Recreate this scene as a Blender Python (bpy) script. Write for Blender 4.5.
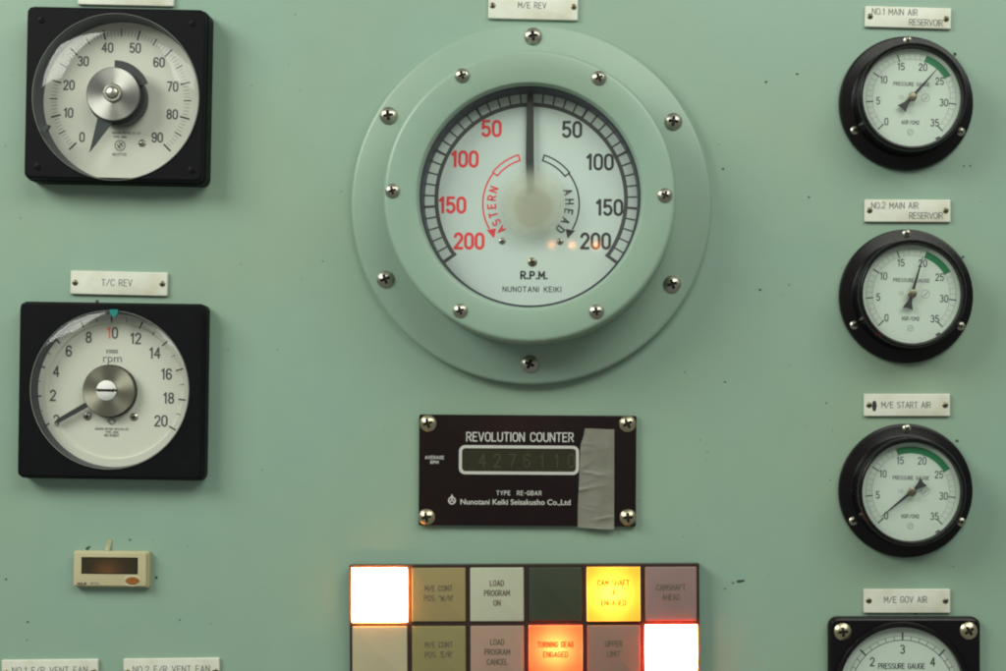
import bpy, bmesh, math, random
from math import sin, cos, pi, radians, atan2, hypot
from mathutils import Vector

# ------------------------------------------------------------------ camera, world, lights
for o in list(bpy.data.objects): bpy.data.objects.remove(o)
S = bpy.context.scene
COL = S.collection
U = 0.00075                      # metres per picture unit on the panel
VPX, VPY, D = 600.0, 430.0, 1600.0   # foot of the lens axis on the panel, distance of the lens

def W(X, Y, h=0.0):              # panel point (units) at height h above the panel
    return Vector(((X - 503) * U, -h * U, (335.5 - Y) * U))

cam = bpy.data.cameras.new('camera'); camo = bpy.data.objects.new('camera', cam); COL.objects.link(camo)
camo.location = W(VPX, VPY, D); camo.rotation_euler = (pi / 2, 0, 0)
cam.sensor_width = 36; cam.lens = D / 1006 * 36
cam.shift_x = -(VPX - 503) / 1006; cam.shift_y = (VPY - 335.5) / 1006
cam.clip_start = 0.01; cam.clip_end = 100
S.camera = camo

w = bpy.data.worlds.new('World'); S.world = w; w.use_nodes = True
bg = w.node_tree.nodes['Background']; bg.inputs[0].default_value = (0.95, 1.0, 0.90, 1); bg.inputs[1].default_value = 0.235

def area(name, loc, aim, sx, sy, energy, col):
    l = bpy.data.lights.new(name, 'AREA'); l.shape = 'RECTANGLE'; l.size = sx; l.size_y = sy; l.energy = energy; l.color = col
    o = bpy.data.objects.new(name, l); COL.objects.link(o); o.location = loc
    o.rotation_euler = (Vector(aim) - Vector(loc)).to_track_quat('-Z', 'Y').to_euler()
    return o
# two rows of ceiling fluorescents above and in front of the panel
area('ceiling_light_left', (-1.5, -1.18, 1.06), (-0.1, 0, 0.0), 1.2, 0.8, 34, (0.97, 1.0, 0.90))
area('ceiling_light_right', (0.75, -1.28, 1.12), (0.1, 0, 0.0), 1.7, 0.8, 22.5, (0.97, 1.0, 0.90))

def indicator(X, Y, r, power):        # small orange indicator lamps of the console opposite, mirrored in the glass
    l = bpy.data.lights.new('indicator_light', 'POINT'); l.shadow_soft_size = r * U; l.energy = power; l.color = (1, .33, .08)
    o = bpy.data.objects.new('indicator_light', l); COL.objects.link(o); o.location = W(X, Y, D)
for X in (509, 550, 597): indicator(X, 78, 6, .04)
indicator(-379, 712, 9, .035)

S.view_settings.view_transform = 'Standard'; S.view_settings.look = 'None'
S.view_settings.exposure = 0.0; S.view_settings.gamma = 1.0
S.cycles.max_bounces = 8; S.cycles.transparent_max_bounces = 12
S.cycles.use_denoising = True; S.cycles.filter_width = 2.0
S.cycles.sample_clamp_indirect = 6.0

# ------------------------------------------------------------------ materials
def lin(r, g, b):
    f = lambda c: (c / 255 / 12.92) if c / 255 <= 0.04045 else ((c / 255 + 0.055) / 1.055) ** 2.4
    return (f(r), f(g), f(b), 1)

def mat(name, base, rough=0.5, metal=0.0, var=0.08, scale=90, bump=0.0, bscale=600, coat=0.0, rvar=0.1, big=None, aniso=0.0, spec=0.5):
    m = bpy.data.materials.new(name); m.use_nodes = True
    nt = m.node_tree; N = nt.nodes; L = nt.links
    b = N['Principled BSDF']; b.inputs['Metallic'].default_value = metal
    b.inputs['Coat Weight'].default_value = coat; b.inputs['Specular IOR Level'].default_value = spec
    tc = N.new('ShaderNodeTexCoord')
    n = N.new('ShaderNodeTexNoise'); n.inputs['Scale'].default_value = scale; n.inputs['Detail'].default_value = 6
    L.new(tc.outputs['Object'], n.inputs['Vector'])
    mx = N.new('ShaderNodeMix'); mx.data_type = 'RGBA'
    mx.inputs['A'].default_value = tuple(c * (1 - var) for c in base[:3]) + (1,)
    mx.inputs['B'].default_value = tuple(min(1, c * (1 + var)) for c in base[:3]) + (1,)
    L.new(n.outputs['Fac'], mx.inputs['Factor'])
    out = mx.outputs['Result']
    if big:                      # slow drifts of tint: big = (colour, scale, amount)
        n2 = N.new('ShaderNodeTexNoise'); n2.inputs['Scale'].default_value = big[1]; n2.inputs['Detail'].default_value = 4
        L.new(tc.outputs['Object'], n2.inputs['Vector'])
        r = N.new('ShaderNodeMapRange'); r.inputs['From Min'].default_value = 0.42; r.inputs['From Max'].default_value = 0.72
        r.inputs['To Min'].default_value = 0; r.inputs['To Max'].default_value = big[2]
        L.new(n2.outputs['Fac'], r.inputs['Value'])
        m2 = N.new('ShaderNodeMix'); m2.data_type = 'RGBA'; m2.inputs['B'].default_value = big[0]
        L.new(out, m2.inputs['A']); L.new(r.outputs['Result'], m2.inputs['Factor']); out = m2.outputs['Result']
    L.new(out, b.inputs['Base Color'])
    r = N.new('ShaderNodeMapRange'); r.inputs['To Min'].default_value = max(0.02, rough - rvar); r.inputs['To Max'].default_value = min(1, rough + rvar)
    L.new(n.outputs['Fac'], r.inputs['Value']); L.new(r.outputs['Result'], b.inputs['Roughness'])
    if bump:
        nb = N.new('ShaderNodeTexNoise'); nb.inputs['Scale'].default_value = bscale; nb.inputs['Detail'].default_value = 3
        L.new(tc.outputs['Object'], nb.inputs['Vector'])
        bp = N.new('ShaderNodeBump'); bp.inputs['Strength'].default_value = bump; bp.inputs['Distance'].default_value = 0.0006
        L.new(nb.outputs['Fac'], bp.inputs['Height']); L.new(bp.outputs['Normal'], b.inputs['Normal'])
    if aniso:
        b.inputs['Anisotropic'].default_value = aniso
        t = N.new('ShaderNodeTangent'); t.direction_type = 'RADIAL'; t.axis = 'Z'
        L.new(t.outputs['Tangent'], b.inputs['Tangent'])
    return m

def glass(name, ior=1.45, rough=0.015, tint=(1, 1, 1, 1)):     # thin pane: see-through plus Fresnel gloss
    m = bpy.data.materials.new(name); m.use_nodes = True
    nt = m.node_tree; N = nt.nodes; L = nt.links; N.remove(N['Principled BSDF'])
    t = N.new('ShaderNodeBsdfTransparent'); t.inputs[0].default_value = tint
    g = N.new('ShaderNodeBsdfGlossy'); g.inputs['Roughness'].default_value = rough
    f = N.new('ShaderNodeFresnel'); ge = N.new('ShaderNodeNewGeometry')      # same reflectance from both faces of the thin pane
    io = N.new('ShaderNodeMapRange'); io.inputs['To Min'].default_value = ior; io.inputs['To Max'].default_value = 1 / ior
    L.new(ge.outputs['Backfacing'], io.inputs['Value']); L.new(io.outputs['Result'], f.inputs[0])
    n = N.new('ShaderNodeTexNoise'); n.inputs['Scale'].default_value = 60
    tc = N.new('ShaderNodeTexCoord'); L.new(tc.outputs['Object'], n.inputs['Vector'])
    r = N.new('ShaderNodeMapRange'); r.inputs['To Min'].default_value = rough; r.inputs['To Max'].default_value = rough + 0.05
    L.new(n.outputs['Fac'], r.inputs['Value']); L.new(r.outputs['Result'], g.inputs['Roughness'])
    x = N.new('ShaderNodeMixShader'); L.new(f.outputs[0], x.inputs[0]); L.new(t.outputs[0], x.inputs[1]); L.new(g.outputs[0], x.inputs[2])
    L.new(x.outputs[0], N['Material Output'].inputs['Surface'])
    return m

def lens(name, trans, diff, gloss=0.3):    # lit window: light from the lamp behind passes through
    m = bpy.data.materials.new(name); m.use_nodes = True
    nt = m.node_tree; N = nt.nodes; L = nt.links; N.remove(N['Principled BSDF'])
    n = N.new('ShaderNodeTexNoise'); n.inputs['Scale'].default_value = 200
    a = N.new('ShaderNodeBsdfTranslucent'); a.inputs[0].default_value = trans
    d = N.new('ShaderNodeBsdfDiffuse'); d.inputs[0].default_value = diff
    g = N.new('ShaderNodeBsdfGlossy'); g.inputs['Roughness'].default_value = gloss
    x = N.new('ShaderNodeMixShader'); x.inputs[0].default_value = 0.2
    L.new(a.outputs[0], x.inputs[1]); L.new(d.outputs[0], x.inputs[2])
    f = N.new('ShaderNodeFresnel'); f.inputs[0].default_value = 1.3
    y = N.new('ShaderNodeMixShader'); L.new(f.outputs[0], y.inputs[0]); L.new(x.outputs[0], y.inputs[1]); L.new(g.outputs[0], y.inputs[2])
    L.new(y.outputs[0], N['Material Output'].inputs['Surface'])
    return m

def emit(name, col, strength):
    m = bpy.data.materials.new(name); m.use_nodes = True
    nt = m.node_tree; N = nt.nodes; N.remove(N['Principled BSDF'])
    e = N.new('ShaderNodeEmission'); e.inputs[0].default_value = col; e.inputs[1].default_value = strength
    nt.links.new(e.outputs[0], N['Material Output'].inputs['Surface'])
    return m

M = {}
M['panel'] = mat('panel_green_enamel', lin(133, 161, 145), 0.42, var=0.04, scale=40, bump=0.10, bscale=260, big=(lin(138, 158, 134), 5, 0.7), rvar=0.06)
M['ring'] = mat('gauge_green_enamel', lin(135, 161, 145), 0.36, var=0.03, scale=60, bump=0.04, bscale=500, big=(lin(134, 154, 133), 9, 0.5), rvar=0.06)
M['chip'] = mat('chipped_paint', lin(50, 58, 50), 0.7)
M['residue'] = mat('adhesive_residue', lin(127, 149, 130), 0.55, var=0.06)
M['black'] = mat('black_plastic', lin(13, 14, 16), 0.5, var=0.2, bump=0.08, bscale=900, rvar=0.08, spec=0.1)
M['enamel'] = mat('black_enamel', lin(15, 12, 15), 0.27, var=0.15, bump=0.04, bscale=700, rvar=0.06, spec=0.22)
M['inside'] = mat('dark_inner_wall', lin(46, 50, 60), 0.45)
M['dial'] = mat('ivory_dial', lin(199, 201, 188), 0.55, var=0.03, scale=60)
M['dialg'] = mat('pale_dial', lin(186, 201, 188), 0.55, var=0.03, scale=60)
M['rpm_dial'] = mat('pale_green_dial', lin(190, 206, 199), 0.55, var=0.025, scale=30, big=(lin(178, 194, 178), 12, 0.35))
M['ink'] = mat('black_ink', lin(48, 50, 50), 0.6, var=0.1)
M['inkd'] = mat('faded_black_ink', lin(70, 74, 72), 0.6, var=0.2, scale=300)
M['inkg'] = mat('grey_ink', lin(104, 110, 106), 0.6, var=0.1)
M['inkp'] = mat('pale_ink', lin(140, 146, 140), 0.6, var=0.1)
M['red'] = mat('red_ink', lin(222, 62, 66), 0.6, var=0.06)
M['figure_reflection'] = mat('orange_reflection', lin(240, 110, 60), 0.6, var=0.06)  # orange lamp reflection put into the colour of one dial figure
M['greenband'] = mat('green_band', lin(14, 114, 66), 0.5, var=0.12, scale=300)
M['white'] = mat('white_paint', lin(226, 226, 222), 0.6, var=0.05)
M['steel'] = mat('screw_steel', (0.40, 0.39, 0.33, 1), 0.34, 1.0, var=0.12, scale=200, rvar=0.06)
M['nickel'] = mat('screw_nickel', (0.50, 0.45, 0.31, 1), 0.31, 1.0, var=0.12, scale=200, rvar=0.06)
M['recess_dark'] = mat('recess_dark_brown', lin(44, 40, 28), 0.6, var=.3, scale=400)  # mottled dark brown for the faces inside the driver recess
M['tarnish'] = mat('screw_tarnished', (0.20, 0.19, 0.13, 1), 0.4, 1.0, var=0.3, scale=900)
M['brushed'] = mat('brushed_steel', (0.40, 0.40, 0.37, 1), 0.34, 1.0, var=0.05, scale=120, rvar=.04, aniso=0.85)
M['bronze'] = mat('brushed_bronze', (0.34, 0.33, 0.26, 1), 0.36, 1.0, var=0.05, scale=120, rvar=.04, aniso=0.85)
M['pointer'] = mat('pointer_black', lin(40, 44, 44), 0.5)
M['pointer_teal'] = mat('pointer_dark_teal', lin(30, 42, 46), 0.5, var=0.15)
M['teal'] = mat('teal_mark', lin(0, 120, 116), 0.45)
M['plate'] = mat('ivory_label_plastic', lin(207, 209, 197), 0.4, var=0.03, scale=80, big=(lin(184, 180, 150), 60, 0.5))
M['glass'] = glass('gauge_glass')
M['dome'] = glass('domed_gauge_glass', rough=0.05)
M['rim'] = mat('clear_rim', lin(120, 124, 120), 0.2, spec=.8)
M['beige'] = mat('hour_meter_beige', lin(178, 170, 134), 0.45, var=0.05, bump=0.04, bscale=900)
M['counter'] = mat('counter_black_acrylic', lin(22, 11, 12), 0.2, spec=.35, var=0.12, rvar=0.04)
M['lcd'] = mat('dark_display', lin(44, 42, 28), 0.09, var=0.1, rvar=.03)
M['seg'] = mat('dim_digit', lin(51, 54, 33), 0.5, var=0.2, scale=300)
M['segred'] = mat('dim_reddish_digit', lin(53, 48, 30), 0.5, var=0.2, scale=300)
M['silver_text'] = mat('silver_print', lin(182, 182, 176), 0.5, var=0.08)
M['tape'] = mat('grey_cloth_tape', lin(166, 165, 152), 0.38, var=0.08, scale=120, bump=0.25, bscale=1400, big=(lin(140, 140, 124), 70, 0.6))
M['frame'] = mat('lamp_frame_black', lin(52, 38, 34), 0.4, var=0.15, spec=.3)
M['logo_brown'] = mat('brown_button', lin(140, 84, 30), 0.4, var=0.15, scale=400)
M['paper'] = mat('peeling_paper', lin(204, 200, 168), 0.6, var=0.06)
M['marker'] = mat('black_marker', lin(40, 38, 44), 0.6, var=0.2)

# ------------------------------------------------------------------ object helpers
def link(name, bm, m, parent=None, smooth=None):
    me = bpy.data.meshes.new(name); bm.to_mesh(me); bm.free()
    for mm in (m if isinstance(m, (list, tuple)) else [m]): me.materials.append(mm)
    if smooth is not None:
        me.polygons.foreach_set('use_smooth', [True] * len(me.polygons)); me.set_sharp_from_angle(angle=radians(smooth))
    o = bpy.data.objects.new(name, me); COL.objects.link(o)
    if parent: o.parent = parent
    return o

def tag(o, label=None, cat=None, group=None, kind=None):
    if label: o['label'] = label
    if cat: o['category'] = cat
    if group: o['group'] = group
    if kind: o['kind'] = kind
    return o

def true(px, py, h):             # panel foot of a point seen at (px, py) that stands h above the panel
    k = (D - h) / D
    return VPX + (px - VPX) * k, VPY + (py - VPY) * k

def thing(name, label, cat, px, py, h=0, rot=0, group=None):
    o = bpy.data.objects.new(name, None); COL.objects.link(o); o.empty_display_size = 0.01
    X, Y = true(px, py, h); o.location = W(X, Y, 0); o.rotation_euler = (pi / 2, radians(rot), 0)
    o['X'] = X; o['Y'] = Y
    return tag(o, label, cat, group)

def v(bm, x, y, z): return bm.verts.new((x * U, y * U, z * U))
def new(): return bmesh.new()

def bridge(bm, a, b, mi=0):
    n = len(a)
    for i in range(n):
        f = bm.faces.new((a[i], a[(i + 1) % n], b[(i + 1) % n], b[i])); f.material_index = mi
def cap(bm, a, mi=0):
    f = bm.faces.new(a); f.material_index = mi

def lathe(bm, prof, n=96, cx=0, cy=0, capend=True, capstart=False, mi=0):
    loops = []
    for r, z in prof:
        if r <= 1e-6: loops.append([v(bm, cx, cy, z)])
        else: loops.append([v(bm, cx + r * cos(2 * pi * i / n), cy + r * sin(2 * pi * i / n), z) for i in range(n)])
    for a, b in zip(loops, loops[1:]):
        if len(b) == 1:
            for i in range(n):
                f = bm.faces.new((a[i], a[(i + 1) % n], b[0])); f.material_index = mi
        else: bridge(bm, a, b, mi)
    if capend and len(loops[-1]) > 1: cap(bm, loops[-1], mi)
    if capstart: cap(bm, loops[0][::-1], mi)
    return bm

def rrect(w, h, r, k=6, cx=0, cy=0):
    P = []
    r = max(0.01, min(r, w / 2 - .01, h / 2 - .01))
    for sx, sy, a0 in ((1, 1, 0), (-1, 1, 90), (-1, -1, 180), (1, -1, 270)):
        for i in range(k + 1):
            a = radians(a0 + 90 * i / k)
            P.append((cx + sx * (w / 2 - r) + r * cos(a), cy + sy * (h / 2 - r) + r * sin(a)))
    return P

def rbox(bm, w, h, z0, z1, r=2, bev=1, cx=0, cy=0, k=6, mi=0, back=True):
    loops = [[v(bm, x, y, z0) for x, y in rrect(w, h, r, k, cx, cy)]]
    for i in range(4):
        a = pi / 2 * i / 3
        ins = bev * (1 - cos(a)); z = z1 - bev + bev * sin(a)
        loops.append([v(bm, x, y, z) for x, y in rrect(w - 2 * ins, h - 2 * ins, r - ins, k, cx, cy)])
    for a, b in zip(loops, loops[1:]): bridge(bm, a, b, mi)
    cap(bm, loops[-1], mi)
    if back: cap(bm, loops[0][::-1], mi)
    return bm

def poly(bm, pts, z, mi=0):
    f = bm.faces.new([v(bm, x, y, z) for x, y in pts]); f.material_index = mi
    f.normal_update()
    if f.normal.z < 0: f.normal_flip()
    return f

def prism(bm, pts, z0, z1, mi=0):
    area2 = sum(pts[i][0] * pts[(i + 1) % len(pts)][1] - pts[(i + 1) % len(pts)][0] * pts[i][1] for i in range(len(pts)))
    if area2 < 0: pts = pts[::-1]
    a = [v(bm, x, y, z0) for x, y in pts]; b = [v(bm, x, y, z1) for x, y in pts]
    bridge(bm, a, b, mi); cap(bm, b, mi)

def arcband(bm, r0, r1, a0, a1, z, n=40, cx=0, cy=0, mi=0):    # flat band of a ring, degrees
    A = []; B = []
    for i in range(n + 1):
        a = radians(a0 + (a1 - a0) * i / n)
        A.append(v(bm, cx + r0 * cos(a), cy + r0 * sin(a), z)); B.append(v(bm, cx + r1 * cos(a), cy + r1 * sin(a), z))
    for i in range(n):
        f = bm.faces.new((A[i], B[i], B[i + 1], A[i + 1])) if a1 > a0 else bm.faces.new((A[i], A[i + 1], B[i + 1], B[i])); f.material_index = mi

def tick(bm, a, r0, r1, wd, z, cx=0, cy=0, mi=0):
    a = radians(a); c, s = cos(a), sin(a); h = wd / 2
    poly(bm, [(cx + r0 * c + s * h, cy + r0 * s - c * h), (cx + r1 * c + s * h, cy + r1 * s - c * h),
              (cx + r1 * c - s * h, cy + r1 * s + c * h), (cx + r0 * c - s * h, cy + r0 * s + c * h)], z, mi)

# ------------------------------------------------------------------ stroke lettering
def arc(cx, cy, rx, ry, a0, a1, n=9):
    return [(cx + rx * cos(radians(a0 + (a1 - a0) * i / n)), cy + ry * sin(radians(a0 + (a1 - a0) * i / n))) for i in range(n + 1)]
G = {
 'A': (.6, [[(0, 0), (.3, 1), (.6, 0)], [(.1, .33), (.5, .33)]]),
 'B': (.54, [[(.3, .53), (0, .53), (0, 1)] + arc(.28, .765, .23, .235, 90, -90), [(0, .53), (0, 0)] + arc(.29, .265, .25, .265, -90, 90)]),
 'C': (.54, [arc(.28, .7, .28, .3, 15, 180) + arc(.28, .3, .28, .3, 180, 345)]),
 'D': (.54, [[(0, 0), (0, 1)] + arc(.24, .7, .3, .3, 90, 0) + arc(.24, .3, .3, .3, 0, -90) + [(0, 0)]]),
 'E': (.48, [[(.48, 1), (0, 1), (0, 0), (.48, 0)], [(0, .52), (.4, .52)]]),
 'F': (.48, [[(.48, 1), (0, 1), (0, 0)], [(0, .52), (.4, .52)]]),
 'G': (.56, [arc(.28, .7, .28, .3, 15, 180) + arc(.28, .3, .28, .3, 180, 360) + [(.56, .46), (.32, .46)]]),
 'H': (.54, [[(0, 0), (0, 1)], [(.54, 0), (.54, 1)], [(0, .52), (.54, .52)]]),
 'I': (.06, [[(.03, 0), (.03, 1)]]),
 'J': (.42, [[(.42, 1)] + arc(.21, .24, .21, .24, 0, -170)]),
 'K': (.54, [[(0, 0), (0, 1)], [(.52, 1), (0, .4)], [(.18, .58), (.54, 0)]]),
 'L': (.46, [[(0, 1), (0, 0), (.46, 0)]]),
 'M': (.64, [[(0, 0), (0, 1), (.32, .35), (.64, 1), (.64, 0)]]),
 'N': (.56, [[(0, 0), (0, 1), (.56, 0), (.56, 1)]]),
 'O': (.58, [arc(.29, .69, .29, .31, 0, 180) + arc(.29, .31, .29, .31, 180, 360) + [(.58, .69)]]),
 'P': (.52, [[(0, 0), (0, 1)] + arc(.27, .74, .25, .26, 90, -90) + [(0, .48)]]),
 'R': (.54, [[(0, 0), (0, 1)] + arc(.27, .74, .25, .26, 90, -90) + [(0, .48)], [(.26, .48), (.54, 0)]]),
 'S': (.54, [arc(.27, .76, .25, .24, 30, 250) + arc(.27, .26, .27, .26, 75, -150)]),
 'T': (.54, [[(0, 1), (.54, 1)], [(.27, 1), (.27, 0)]]),
 'U': (.56, [[(0, 1)] + arc(.28, .28, .28, .28, 180, 360) + [(.56, 1)]]),
 'V': (.58, [[(0, 1), (.29, 0), (.58, 1)]]),
 'W': (.8, [[(0, 1), (.2, 0), (.4, .75), (.6, 0), (.8, 1)]]),
 'X': (.56, [[(0, 0), (.56, 1)], [(0, 1), (.56, 0)]]),
 'Y': (.56, [[(0, 1), (.28, .48), (.56, 1)], [(.28, .48), (.28, 0)]]),
 'Z': (.54, [[(0, 1), (.54, 1), (0, 0), (.54, 0)]]),
 '0': (.5, [arc(.25, .72, .25, .28, 0, 180) + arc(.25, .28, .25, .28, 180, 360) + [(.5, .72)]]),
 '1': (.26, [[(0, .8), (.2, 1), (.2, 0)]]),
 '2': (.5, [arc(.25, .73, .24, .27, 170, -35) + [(0, 0), (.5, 0)]]),
 '3': (.5, [arc(.24, .76, .23, .24, 150, -80) + arc(.24, .27, .26, .27, 80, -150)]),
 '4': (.54, [[(.4, 0), (.4, 1), (0, .3), (.54, .3)]]),
 '5': (.5, [[(.46, 1), (.06, 1), (.03, .53)] + arc(.24, .31, .26, .31, 125, -150)]),
 '6': (.5, [arc(.25, .72, .25, .28, 20, 180) + arc(.25, .29, .25, .29, 180, 520)]),
 '7': (.5, [[(0, 1), (.5, 1), (.18, 0)]]),
 '8': (.5, [arc(.25, .76, .22, .24, -90, 270), arc(.25, .27, .25, .27, 90, 450)]),
 '9': (.5, [arc(.25, .28, .25, .28, 200, 360) + arc(.25, .71, .25, .29, 0, 340)]),
 '/': (.5, [[(0, 0), (.5, 1)]]), '-': (.34, [[(0, .48), (.34, .48)]]), '.': (.08, [[(.0, .05), (.08, .05)]]),
 ',': (.1, [[(.08, .1), (.0, -.14)]]), "'": (.06, [[(.03, 1), (.03, .76)]]), ' ': (.34, []),
}
def ribbon(bm, pts, wd, z, mi=0):
    P = [pts[0]]
    for p in pts[1:]:
        if hypot(p[0] - P[-1][0], p[1] - P[-1][1]) > wd * 0.04: P.append(p)
    if len(P) < 2: return
    closed = hypot(P[0][0] - P[-1][0], P[0][1] - P[-1][1]) < wd * 0.1 and len(P) > 3
    if closed: P = P[:-1]
    cuts = []
    for i in range(0 if closed else 1, len(P) if closed else len(P) - 1):
        a, b, c = P[i - 1], P[i], P[(i + 1) % len(P)]
        u = (b[0] - a[0], b[1] - a[1]); w_ = (c[0] - b[0], c[1] - b[1])
        if (u[0] * w_[0] + u[1] * w_[1]) / ((hypot(*u) * hypot(*w_)) or 1) < -0.2: cuts.append(i)
    if cuts:
        if closed: P = P[cuts[0]:] + P[:cuts[0]] + [P[cuts[0]]]; cuts = [c - cuts[0] for c in cuts[1:]]
        st = 0
        for k, c in enumerate(cuts + [len(P) - 1]):
            ribbon(bm, P[st:c + 1], wd, z + .015 * k, mi); st = c
        return
    n = len(P); h = wd / 2; A = []; B = []
    def nrm(a, b):
        dx, dy = b[0] - a[0], b[1] - a[1]; l = hypot(dx, dy) or 1
        return (-dy / l, dx / l)
    for i in range(n):
        p = P[i]
        if closed or 0 < i < n - 1:
            a = nrm(P[i - 1], p); b = nrm(p, P[(i + 1) % n])
            m = (a[0] + b[0], a[1] + b[1]); l2 = m[0] ** 2 + m[1] ** 2
            if l2 < .15: m = a; s = 1
            else: s = min(2 / l2, 2.2)
            nx, ny = m[0] * s, m[1] * s
            if l2 >= .15: pass
            q = p
        else:
            d = nrm(P[0], P[1]) if i == 0 else nrm(P[-2], P[-1])
            nx, ny = d; e = h * .7 * (-1 if i == 0 else 1)
            q = (p[0] + d[1] * e, p[1] - d[0] * e)
        A.append(v(bm, q[0] + nx * h, q[1] + ny * h, z)); B.append(v(bm, q[0] - nx * h, q[1] - ny * h, z))
    for i in range(n if closed else n - 1):
        j = (i + 1) % n
        f = bm.faces.new((B[i], B[j], A[j], A[i])); f.material_index = mi

def stext(bm, s, x, y, H, wd, z, align='c', wx=1.0, gap=0.2, mi=0, rot=0, pathr=None, jit=0.0, rnd=None):
    """stroke lettering; (x, y) = anchor at mid height. pathr bends the line round a circle."""
    wid = []; tot = 0
    for ch in s: tot += (G[ch][0] * wx + gap) * H
    tot -= gap * H
    cx = {'c': -tot / 2, 'l': 0, 'r': -tot}[align]
    c, sn = cos(radians(rot)), sin(radians(rot))
    for ch in s:
        gw, strokes = G[ch]
        oy = (rnd.uniform(-1, 1) * jit * H) if rnd else 0
        for k, st in enumerate(strokes):
            pts = []
            for (a, b) in st:
                lx = cx + a * wx * H; ly = (b - .5) * H + oy
                pts.append((x + lx * c - ly * sn, y + lx * sn + ly * c))
            ribbon(bm, pts, wd, z + 0.06 * k, mi)
        cx += (gw * wx + gap) * H

def ftext(name, s, size, x, y, z, m, parent, align='CENTER', sx=1.0, bold=0.0):   # Blender's own typeface, for the finest print
    cu = bpy.data.curves.new(name, 'FONT'); cu.body = s; cu.size = size * U; cu.align_x = align; cu.align_y = 'CENTER'
    cu.offset = bold * U
    t = bpy.data.objects.new(name, cu); COL.objects.link(t)
    dg = bpy.context.evaluated_depsgraph_get()
    me = bpy.data.meshes.new_from_object(t.evaluated_get(dg)); bpy.data.objects.remove(t)
    for p in me.vertices: p.co = (p.co.x * sx + x * U, p.co.y + y * U, z * U)
    me.materials.clear(); me.materials.append(m)
    o = bpy.data.objects.new(name, me); COL.objects.link(o); o.parent = parent
    return o

# ------------------------------------------------------------------ screws
_scr = {}
def screw(parent, x, y, R, z, m, hgt=0.5, turn=0, kind='phillips', name='screw'):
    key = (R, m.name, hgt, kind)
    if key not in _scr:
        bm = new(); nt, nr = 56, 14; H = R * hgt; loops = []
        base = [v(bm, R * cos(2 * pi * i / nt), R * sin(2 * pi * i / nt), 0) for i in range(nt)]
        prev = base
        for k in range(nr):
            t = 1 - k / nr; r = R * t
            lp = []
            for i in range(nt):
                a = 2 * pi * i / nt; px, py = r * cos(a), r * sin(a)
                zz = H * 0.25 + H * .75 * (max(0, 1 - t ** 2.2))
                wv, ln = R * 0.13, R * 0.52
                if kind == 'phillips':
                    inside = (abs(px) < wv and abs(py) < ln) or (abs(py) < wv and abs(px) < ln)
                else: inside = abs(py) < R * 0.1
                if inside: zz -= R * (0.34 if kind == 'phillips' else .2)
                lp.append(v(bm, px, py, zz))
            bridge(bm, prev, lp, 0); prev = lp
        c = v(bm, 0, 0, H * (1 if False else 1) - R * .34)
        for i in range(nt): bm.faces.new((prev[i], prev[(i + 1) % nt], c))
        for f in bm.faces:
            q = f.calc_center_median() / U
            if (kind == 'phillips' and ((abs(q.x) < R * .17 and abs(q.y) < R * .56) or (abs(q.y) < R * .17 and abs(q.x) < R * .56))) or (kind == 'slot' and abs(q.y) < R * .13): f.material_index = 1
        me = bpy.data.meshes.new(name); bm.to_mesh(me); bm.free(); me.materials.append(m); me.materials.append(M['recess_dark'])
        me.polygons.foreach_set('use_smooth', [True] * len(me.polygons)); me.set_sharp_from_angle(angle=radians(38))
        _scr[key] = me
    o = bpy.data.objects.new(name, _scr[key]); COL.objects.link(o); o.parent = parent
    o.location = (x * U, y * U, z * U); o.rotation_euler = (0, 0, radians(turn))
    return o

def local(t, px, py, h):         # picture point at height h -> local x, y of thing t
    X, Y = true(px, py, h); r = t.rotation_euler[1]
    dx, dy = X - t['X'], -(Y - t['Y'])
    return dx * cos(r) - dy * sin(r), dx * sin(r) + dy * cos(r)

rnd = random.Random(7)

# ------------------------------------------------------------------ the panel (setting)
bm = new()
for (x0, y0, x1, y1) in ((-500, -420, 1500, 1100),):
    a = [v(bm, x, y, -20) for x, y in ((x0 - 503, 335.5 - y1), (x1 - 503, 335.5 - y1), (x1 - 503, 335.5 - y0), (x0 - 503, 335.5 - y0))]
    b = [v(bm, x, y, 0) for x, y in ((x0 - 503, 335.5 - y1), (x1 - 503, 335.5 - y1), (x1 - 503, 335.5 - y0), (x0 - 503, 335.5 - y0))]
    bridge(bm, a, b); cap(bm, b); cap(bm, a[::-1])
panel = link('control_panel', bm, M['panel'])
panel.rotation_euler = (pi / 2, 0, 0)
tag(panel, 'pale green painted steel control panel behind all the gauges', 'panel', kind='structure')
bm = new()
def chip(px, py, r, st=1.0, ang=0):
    pts = []
    for i in range(9):
        a = 2 * pi * i / 9; q = r * rnd.uniform(.6, 1.2)
        x, y = q * cos(a) * st, q * sin(a)
        pts.append((px - 503 + x * cos(ang) - y * sin(ang), 335.5 - py + x * sin(ang) + y * cos(ang)))
    poly(bm, pts, 0.25)
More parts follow.
